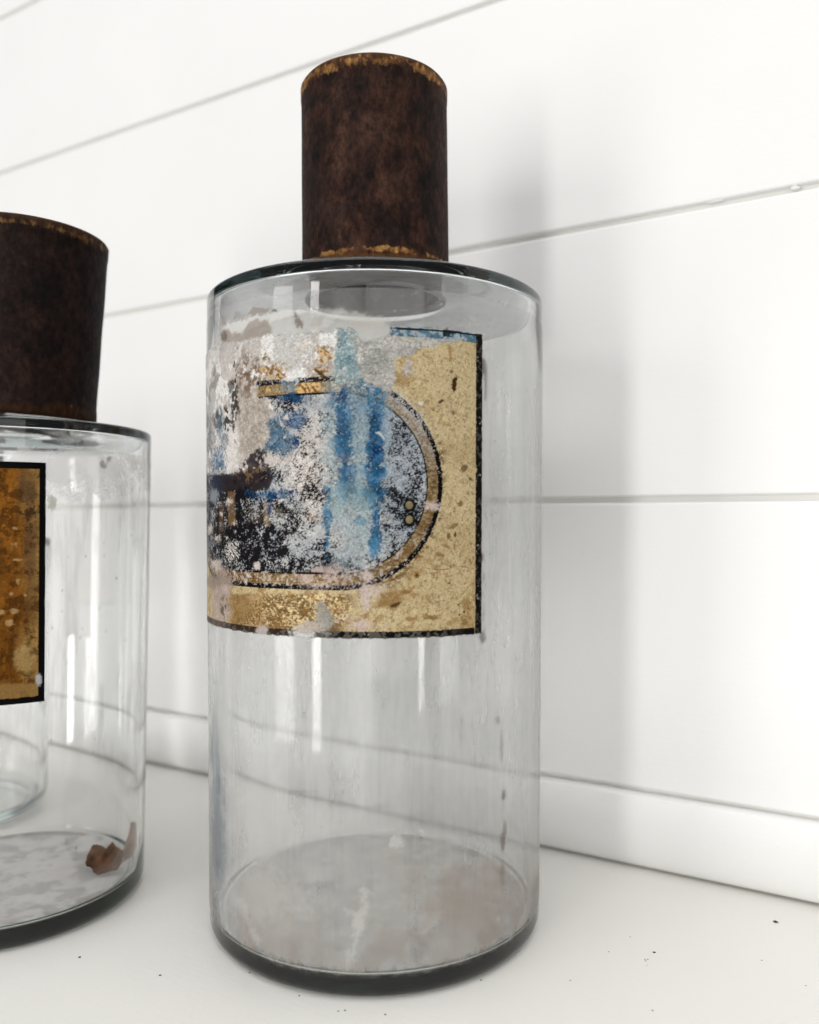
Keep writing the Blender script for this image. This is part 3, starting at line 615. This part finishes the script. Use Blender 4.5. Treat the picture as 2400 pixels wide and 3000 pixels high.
def paint_grime_and_refraction():
    NA, NZ = 560, 640
    A, Zz = np.meshgrid(np.radians(np.linspace(-120, 120, NA)), np.linspace(.0084, .262, NZ))
    X, Y = photo_xy(np.clip(A, math.radians(-76), math.radians(76)), Zz)
    P = Painter(X, Y, A*74.6*8, Zz*8000, 140); blob, poly, put = P.blob, P.poly, P.put
    film, white, brown = Lg(214, 211, 205), Lg(226, 224, 219), Lg(150, 135, 122)
    milk = fbm(P.S*1.5, P.Z*.16, 90, 141, 5, .6); cloud = fbm(P.S, P.Z, 160, 142, 5, .6)
    put((.55+.5*milk+.3*(cloud-.5))*(.55+.35*sm(930, 1200, Y)+.34*sm(1900, 2500, Y)), Lg(208, 208, 206), .44, rough=.75)
    put(blob(640, 2440, 22, 170, .6, .5), Lg(96, 108, 120), .5); put(blob(632, 2200, 12, 160, .6, .5), Lg(120, 130, 138), .35)  # dark refraction along the glass's left edge, painted as blue-grey bands
    # smeared paper fibre above the label
    put(poly([(652, 968), (700, 940), (800, 925), (900, 905), (1000, 900), (1120, 925), (1145, 960), (1145, 1000), (990, 990), (640, 1015), (640, 985)], 12, 9, 5)*(.6+.5*P.n1), film, .62, rough=.6)
    put(poly([(655, 962), (690, 947), (760, 930), (820, 912), (920, 905), (800, 945), (715, 975), (680, 985)], 7, 4, 4), white, .75, rough=.6)
    put(poly([(650, 985), (660, 970), (700, 975), (735, 945), (785, 938), (800, 965), (790, 985), (700, 1000), (660, 1010)], 8, 5, 4)*(.7+.5*P.n2), brown, .75)
    put(poly([(720, 924), (748, 904), (790, 904), (785, 914), (745, 925)], 5, 4, 4), brown, .6); put(blob(655, 940, 7, 20, .5, .4), brown, .45); put(blob(700, 923, 14, 8, .7, .4), brown, .4)
    put(blob(657, 985, 9, 18, .5, .3), Lg(112, 98, 88), .7)
    put(blob(768, 998, 8, 9, .4, .25), Lg(48, 42, 40), 1); put(blob(768, 1012, 7, 8, .5, .3), Lg(120, 92, 60), .8); put(blob(812, 992, 9, 10, .6, .3), Lg(52, 58, 66), .9)
    put(poly([(858, 915), (866, 912), (878, 935), (892, 950), (886, 964), (865, 962)], 3, 2, 4)*sm(.35, .5, P.grain+.15), Lg(122, 110, 102), .8)
    put(blob(940, 948, 44, 20, .7, .5)*sm(.4, .6, P.n1), brown, .35); put(blob(1080, 950, 60, 22, .6, .5), Lg(200, 194, 184), .45); put(blob(806, 910, 8, 4, .5, .4), Lg(90, 86, 80), .7)
    put(blob(960, 940, 46, 9, .9, .6, -38), white, .3)
    # smudges along the right and lower edges of the label
    edge = np.exp(-((X-1419-3*np.sin(Y*.013))/5.5)**2)
    put(edge*sm(.52, .68, fbm(P.S, P.Z*.5, 24, 151, 4, .65))*sm(1020, 1040, Y)*sm(1860, 1840, Y), Lg(88, 84, 80), .8)
    put(blob(1416, 1075, 5, 24, .6, .4), Lg(60, 56, 54), .8); put(blob(1412, 1630, 6, 12, .6, .4), Lg(96, 74, 58), .8); put(blob(1413, 1868, 8, 14, .6, .3), Lg(96, 90, 86), .7)
    put(np.exp(-((X-1424)/14)**2)*sm(1000, 1040, Y)*sm(1900, 1850, Y)*.5, film, .5)
    put(np.exp(-((Y-965)/6)**2)*sm(1140, 1150, X)*sm(1330, 1310, X)*sm(.5, .65, P.n2), Lg(96, 92, 86), .7)
    # pits and bubbles
    rng = np.random.default_rng(5)
    for _ in range(46):
        cx, cy = rng.uniform(640, 1570), rng.uniform(850, 2800)
        put(blob(cx, cy, rng.uniform(1.0, 2.6), rng.uniform(1.5, 4), .3, .4), Lg(70, 68, 64), rng.uniform(.2, .6))
    put(blob(1443, 856, 4, 5, .3, .3), Lg(40, 38, 36), 1); put(blob(891, 2088, 2.5, 3, .2, .3), Lg(14, 14, 14), 1)
    # drip marks on the right, dried runs and milky scale low down
    for cx, cy, rx, ry, al in ((1475, 2330, 6, 14, .8), (1472, 2470, 7, 30, .7), (1478, 2430, 5, 24, .5), (1468, 2180, 5, 40, .5), (1458, 2110, 7, 12, .55), (1352, 2110, 4, 14, .5), (1350, 2150, 4, 30, .3), (1470, 2560, 5, 40, .4), (900, 2318, 30, 4, .2), (1100, 2362, 40, 6, .2)):
        put(blob(cx, cy, rx, ry, .7, .4), Lg(110, 102, 92), al)
    run = poly([(1068, 2600), (1078, 2600), (1064, 2690), (1062, 2730), (1048, 2765), (1042, 2800), (1030, 2830), (1022, 2830), (1028, 2790), (1036, 2745), (1022, 2680), (1010, 2668), (1040, 2668), (1058, 2640)], 14, 12, 9)
    put(run, Lg(216, 214, 208), .46, rough=.5)
    put(poly([(1012, 2780), (1024, 2775), (1028, 2830), (1020, 2850), (1010, 2845)], 5, 4, 3), Lg(216, 214, 208), .36)
    put(poly([(700, 2640), (715, 2640), (745, 2715), (765, 2745), (755, 2760), (735, 2750), (712, 2690)], 14, 12, 8), Lg(214, 212, 208), .32)
    put(poly([(1180, 2670), (1300, 2665), (1305, 2690), (1250, 2715), (1225, 2735), (1200, 2775), (1190, 2770), (1225, 2710), (1190, 2690)], 18, 14, 10)*.8, Lg(212, 209, 204), .28)
    put(poly([(1540, 2640), (1565, 2630), (1550, 2690), (1520, 2740), (1510, 2740)], 7, 5, 4), Lg(196, 190, 184), .4)
    put(blob(1163, 2465, 20, 18, .5, .3), Lg(216, 214, 210), .55)
    haze = fbm(P.S, P.Z*.6, 120, 160, 5, .6)
    put(sm(2300, 2700, Y)*sm(.35, .8, haze), Lg(170, 163, 155), .42); put(sm(2560, 2800, Y)*sm(.5, .85, fbm(P.S, P.Z, 90, 161, 5)), Lg(152, 140, 129), .42)
    put(blob(780, 2620, 120, 70, .8, .5), Lg(206, 204, 202), .22); put(blob(1380, 2640, 150, 90, .8, .5), Lg(160, 140, 124), .26)
    wipe = fbm(P.S*1.6, P.Z*.12, 60, 165, 4, .6)
    put(sm(.45, .8, wipe)*sm(1860, 1960, Y)*sm(2500, 2300, Y), Lg(214, 213, 210), .16)
    P.a = P.a*sm(math.radians(120), math.radians(84), np.abs(A))
    P.a = P.a*sm(.0086, .0140, Zz + .003*(P.n2-.5))
    paint, surf = P.out()
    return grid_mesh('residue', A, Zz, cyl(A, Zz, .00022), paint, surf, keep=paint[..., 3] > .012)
link('residue', paint_grime_and_refraction(), M_dust, tall)

# scale dried on the floor of the bottle
def floor_scale(name, rad, z, seed, cols, amount):
    n = 180; r = np.linspace(0, rad, n//2); t = np.linspace(0, 2*math.pi, n*2)
    Tt, Rr = np.meshgrid(t, r); x, y = Rr*np.cos(Tt), Rr*np.sin(Tt)
    a = fbm(x*8000, y*8000, 150, seed, 5, .6); b = fbm(x*8000, y*8000, 60, seed+1, 5, .6)
    col = cols[0]*(1-a)[..., None] + cols[1]*a[..., None]
    rim = sm(rad*.86, rad*.97, Rr + .004*(b-.5)); al = np.clip(amount + .22*sm(.3, .75, b) + rim*.3*sm(.3, .6, b), 0, 1)
    col = col*(.93+.10*b)[..., None]; rk = .5*rim*sm(.4, .65, a); col = col*(1-rk[..., None]) + cols[2]*rk[..., None]
    paint = np.concatenate([col, al[..., None]], -1); surf = np.stack([np.full_like(al, .8), al*0, al*0, al*0+1], -1)
    return grid_mesh(name, Tt, Rr, (x, y, np.full_like(x, z) + .0002*b), paint, surf)
link('floor_scale', floor_scale('floor_scale', .0668, .0083, 200, (Lg(202, 200, 195), Lg(184, 176, 168), Lg(126, 110, 96)), .90), M_grime, tall)
add_base_tint(.0690, .0008, .0076, tall)
link('shoulder_tint', lathe('shoulder_tint', [(.0325, LIP-.0031), (.0500, .2760), (.0715, .2706), (.0735, .2712), (.0746, .2722), (.0735, .2732), (.0715, .2733), (.0500, .2770), (.0365, LIP-.0020), (.0325, LIP-.0012)], 160), M_tint2, tall)  # tint ring added inside the glass, stands for the dark room refracted there

def under_dust(r0, z0, r1, z1, seed, amount):
    Rr, Tt = np.meshgrid(np.linspace(r0, r1, 60), np.linspace(0, 2*math.pi, 240), indexing='ij'); x, y = Rr*np.cos(Tt), Rr*np.sin(Tt)
    b = fbm(x*8000, y*8000, 120, seed, 5, .6); al = np.clip(amount*(.75+.5*b), 0, 1)
    paint = np.stack([.60+.1*b, .60+.1*b, .59+.1*b, al], -1)
    return grid_mesh('shoulder_dust', Tt, Rr, (x, y, z0 + (z1-z0)*(Rr-r0)/(r1-r0)), paint, np.stack([al*0+.8, al*0, al*0, al*0+1], -1))
link('shoulder_dust', under_dust(.0312, LIP-.0044, .0706, .2696, 401, .42), M_dust, tall)
# --- 2: the shorter bottle at the left edge
CB = (-.1895, .390)
short = thing('glass_bottle', 'shorter clear glass bottle cut by the left edge with a black-edged amber gold label', 'bottle', (CB[0], CB[1], 0), 'old glass bottles on the shelf')
link('glass_body', lathe('glass_body', glass_profile(.0605, .0634, .0550, .0060, .2195, .2248, .0275, .0240, .272, .0085, .0034), 180), M_glass, short)
link('shoulder_tint', lathe('shoulder_tint', [(.0300, .2213), (.0450, .2186), (.0598, .2164), (.0618, .2170), (.0626, .2178), (.0618, .2186), (.0600, .2190), (.0450, .2212), (.0330, .2228), (.0300, .2234)], 140), M_tint2, short)  # same added ring, puts the dark refracted rim into this shoulder
M_rust2 = rust_mat('black_rust', .40, 7.7, .0878, 0.0)
c2 = link('cap', lathe('cap', densify(cap_profile(.0328, .0346, 0, .0878)), 120, dents(9, .00008)), M_rust2, short)
c2.location = (.0052, 0, .2242); c2.rotation_euler = (0, math.radians(2.6), 0)
link('floor_scale', floor_scale('floor_scale', .0540, .0088, 230, (Lg(220, 219, 217), Lg(214, 208, 204), Lg(132, 120, 110)), .90), M_grime, short)
add_base_tint(.0558, .0008, .0081, short)

_m = math.hypot(*CB); EX, EY = -CB[0]/_m, -CB[1]/_m
def RS(z): return .0605 + (.0634-.0605)*np.clip(z/.21, 0, 1)
def cyl2(a, z, off):
    r = RS(z)+off; return r*(EX*np.cos(a) - EY*np.sin(a)), r*(EY*np.cos(a) + EX*np.sin(a)), z
def photo2(a, z):
    x, y, z = cyl2(a, z, 0); x = x+CB[0]; y = y+CB[1]; zz = z-EYE
    d = y*math.cos(TILT)+zz*math.sin(TILT); u = -y*math.sin(TILT)+zz*math.cos(TILT)
    return 1200+F*x/d, 1500-F*u/d
def find2(px, py):
    a, z = np.meshgrid(np.radians(np.linspace(-40, 78, 900)), np.linspace(.08, .21, 700)); X, Y = photo2(a, z)
    k = np.argmin((X-px)**2+(Y-py)**2); return a.flat[k], z.flat[k]
def paint_short():
    ar, zt = find2(134, 1356); ar2, zb = find2(118, 2056)
    NA, NZ = 360, 420
    A, Zz = np.meshgrid(np.linspace(ar-math.radians(125), ar, NA), np.linspace(zb, zt, NZ))
    X, Y = photo2(A, Zz); Smm = A*62; Hmm = Zz*1000
    P = Painter(X, Y, Smm*8, Hmm*8, 300); put, blob = P.put, P.blob
    put(np.ones_like(X), Lg(12, 11, 12), rough=.4)
    e = .3*(P.n2-.5); inner = ((Smm < ar*62-2.5+e) & (Hmm > zb*1000+2.6+e) & (Hmm < zt*1000-2.7)).astype(float)
    amb = sm(130, 40, X + 50*(P.n1-.5))
    g = gold(P, 310, (186, 146, 84), (120, 84, 44)); am = gold(P, 320, (150, 94, 30), (92, 54, 16)); stv = fbm(P.S*1.2, P.Z*.22, 22, 322, 4, .65); am = am*(.55+.9*stv)[..., None]; g = g*(.7+.55*stv)[..., None]
    put(inner, g*(1-amb[..., None]) + am*amb[..., None], rough=.45, metal=.15)
    put(inner*blob(72, 1440, 30, 60, .9, .5), Lg(104, 82, 60), .6); put(inner*blob(90, 1600, 18, 130, .9, .6), Lg(112, 82, 60), .6); put(inner*blob(85, 1500, 30, 14, .8, .3), Lg(60, 42, 28), .8)
    put(inner*sm(.58, .72, fbm(P.S, P.Z, 26, 331, 4, .7)), Lg(84, 50, 20), .7); put(inner*blob(75, 1920, 30, 60, .8, .4), Lg(204, 172, 110), .7)
    put(inner*sm(1995, 2010, Y), Lg(178, 142, 84), .7)
    for cx, cy, rx, ry in ((44, 1548, 7, 6), (42, 1595, 9, 6), (53, 1640, 11, 3), (52, 1702, 7, 9), (34, 1740, 6, 5), (74, 1744, 5, 3), (42, 1790, 8, 6), (28, 1825, 10, 9), (4, 1794, 7, 6), (70, 1900, 16, 22)):
        put(inner*blob(cx, cy, rx*.8, ry*.8, 1.2, .5), Lg(214, 176, 116), .75, rough=.4, h=.8)
    put(blob(113, 1990, 10, 20, .35, .2), Lg(208, 210, 212), 1, rough=.7, h=.8)
    P.a = sm(0, .5, (ar*62-Smm)/.5 + .8*(P.n1-.5)+.4)*sm(0, .4, (Hmm-zb*1000)/.4)
    P.c = P.c*(.62*(.72 + .56*P.fine))[..., None]
    paint, surf = P.out(); H = .00014*P.h + .00008*(P.grain-.5) + .00014*(P.n2-.5)*inner
    return grid_mesh('label', A, Zz, cyl2(A, Zz, .0006+H), paint, surf, keep=paint[..., 3] > .02)
link('label', paint_short(), M_label, short)
def paint_short_grime():
    NA, NZ = 220, 320
    A, Zz = np.meshgrid(np.radians(np.linspace(-10, 80, NA)), np.linspace(.006, .207, NZ)); X, Y = photo2(A, Zz)
    P = Painter(X, Y, A*62*8, Zz*8000, 340); put, blob = P.put, P.blob
    put(blob(220, 1360, 190, 70, .8, .5), Lg(226, 224, 222), .55, rough=.6); put(sm(.5, .8, fbm(P.S*1.5, P.Z*.2, 60, 350, 4))*sm(1350, 1450, Y)*sm(2300, 2100, Y), Lg(214, 212, 210), .2)
    put(blob(152, 1477, 12, 26, .5, .3), Lg(200, 198, 184), .8); put(blob(300, 1362, 9, 10, .6, .4), Lg(150, 146, 142), .7); put(blob(318, 1345, 6, 8, .5, .4), Lg(140, 136, 134), .6)
    rng = np.random.default_rng(8)
    for _ in range(26): put(blob(rng.uniform(130, 415), rng.uniform(1330, 2500), rng.uniform(1.2, 3), rng.uniform(1.5, 4), .3, .4), Lg(80, 78, 76), rng.uniform(.2, .6))
    put(sm(.5, .68, fbm(P.S, P.Z*.6, 30, 352, 4))*np.exp(-((X-133+ (Y-1356)*.022)/6)**2)*sm(1560, 1640, Y)*sm(2080, 2040, Y), Lg(140, 136, 134), .6)
    paint, surf = P.out(); return grid_mesh('residue', A, Zz, cyl2(A, Zz, .0002), paint, surf, keep=paint[..., 3] > .012)
link('residue', paint_short_grime(), M_dust, short)

# --- 3: a small bottle behind it, seen through its glass
CS = (-.277, .498)
small = thing('glass_bottle', 'small clear glass bottle standing behind the shorter one, seen through its glass', 'bottle', (CS[0], CS[1], 0), 'old glass bottles on the shelf')
link('glass_body', lathe('glass_body', glass_profile(.0545, .0555, .046, .012, .166, .171, .023, .0185, .20, .009, .0034), 140), M_glass, small)
c3 = link('cap', lathe('cap', densify(cap_profile(.0272, .0272, 0, .06)), 96, dents(15, .0002)), M_rust2, small); c3.location = (0, 0, .1712)

# --- brown flake lying inside the shorter bottle
fp = floor_pt(300, 2560, .0095)
def chip_mesh(name, pts, seed, bend):
    """a thin crumpled chip: outline in photo pixels at its own distance, given real size and thickness"""
    k = .396/F; bm = bmesh.new()
    f = bm.faces.new([bm.verts.new(((x-300)*k, 0, (2582-y)*k)) for x, y in pts])
    bmesh.ops.triangulate(bm, faces=[f]); bmesh.ops.subdivide_edges(bm, edges=bm.edges[:], cuts=6, use_grid_fill=True)
    nz = Noise(seed)
    for v in bm.verts:
        x, z = v.co.x, v.co.z
        n = float(nz(np.array([x*420+50]), np.array([z*420+50]))[0]) - .5; n2 = float(nz(np.array([x*1100+90]), np.array([z*1100+90]))[0]) - .5
        v.co = (x + .0004*n2, bend(x, z) + .0026*n + .0011*n2, z + .0003*n)
    bmesh.ops.solidify(bm, geom=bm.faces[:], thickness=.0010)
    return from_bm(bm, name, True)
lean = lambda x, z: z*.55 + 9*x*x
flake = link('rust_flake', chip_mesh('rust_flake', [(250, 2538), (263, 2513), (275, 2518), (288, 2516), (303, 2520), (317, 2506), (334, 2522), (350, 2528), (352, 2556), (342, 2572), (318, 2576), (292, 2582), (259, 2563)], 61, lean), M_flake)
flake.location = (fp[0], fp[1]-.003, .0106)
M_tip = simple('pale_flake', (.36, .20, .13), .7, 120)
link('curled_tip', chip_mesh('curled_tip', [(349, 2528), (356, 2500), (357, 2478), (363, 2456), (374, 2464), (381, 2500), (377, 2530), (368, 2548), (351, 2557)], 77, lambda x, z: lean(x, z) + .0006), M_tip, flake)
flake['label'] = 'curled brown flake lying on the floor inside the shorter left bottle'; flake['category'] = 'flake'

# --- dark specks on the shelf
bm = bmesh.new(); rng = np.random.default_rng(12)
for px, py, r in ((2273, 2702, .0011), (1917, 2791, .0006), (1890, 2811, .0003), (1898, 2811, .0003), (1892, 2816, .0003), (1896, 2829, .0002), (1847, 2745, .0003), (1784, 2789, .0003), (1671, 2873, .00035), (2232, 2814, .0003), (2362, 2888, .0003), (1912, 2961, .0004),
                  (233, 2805, .0006), (469, 2858, .0006), (731, 2850, .0004), (877, 2918, .0004), (1011, 2961, .0004), (991, 2963, .0003), (1129, 2973, .0004), (1410, 2872, .0004)):
    p = floor_pt(px, py); q = bmesh.ops.create_icosphere(bm, subdivisions=1, radius=1)['verts']
    for v in q:
        k = rng.uniform(.75, 1.15); v.co = (p[0]+v.co.x*r*1.2*k, p[1]+v.co.y*r*.9*k, max(.00002, v.co.z*r*.35*k + r*.15))
specks = link('dust_specks', from_bm(bm, 'dust_specks'), M_speck, kind='stuff'); specks['label'] = 'tiny dark specks of dirt scattered on the white shelf'; specks['category'] = 'specks'
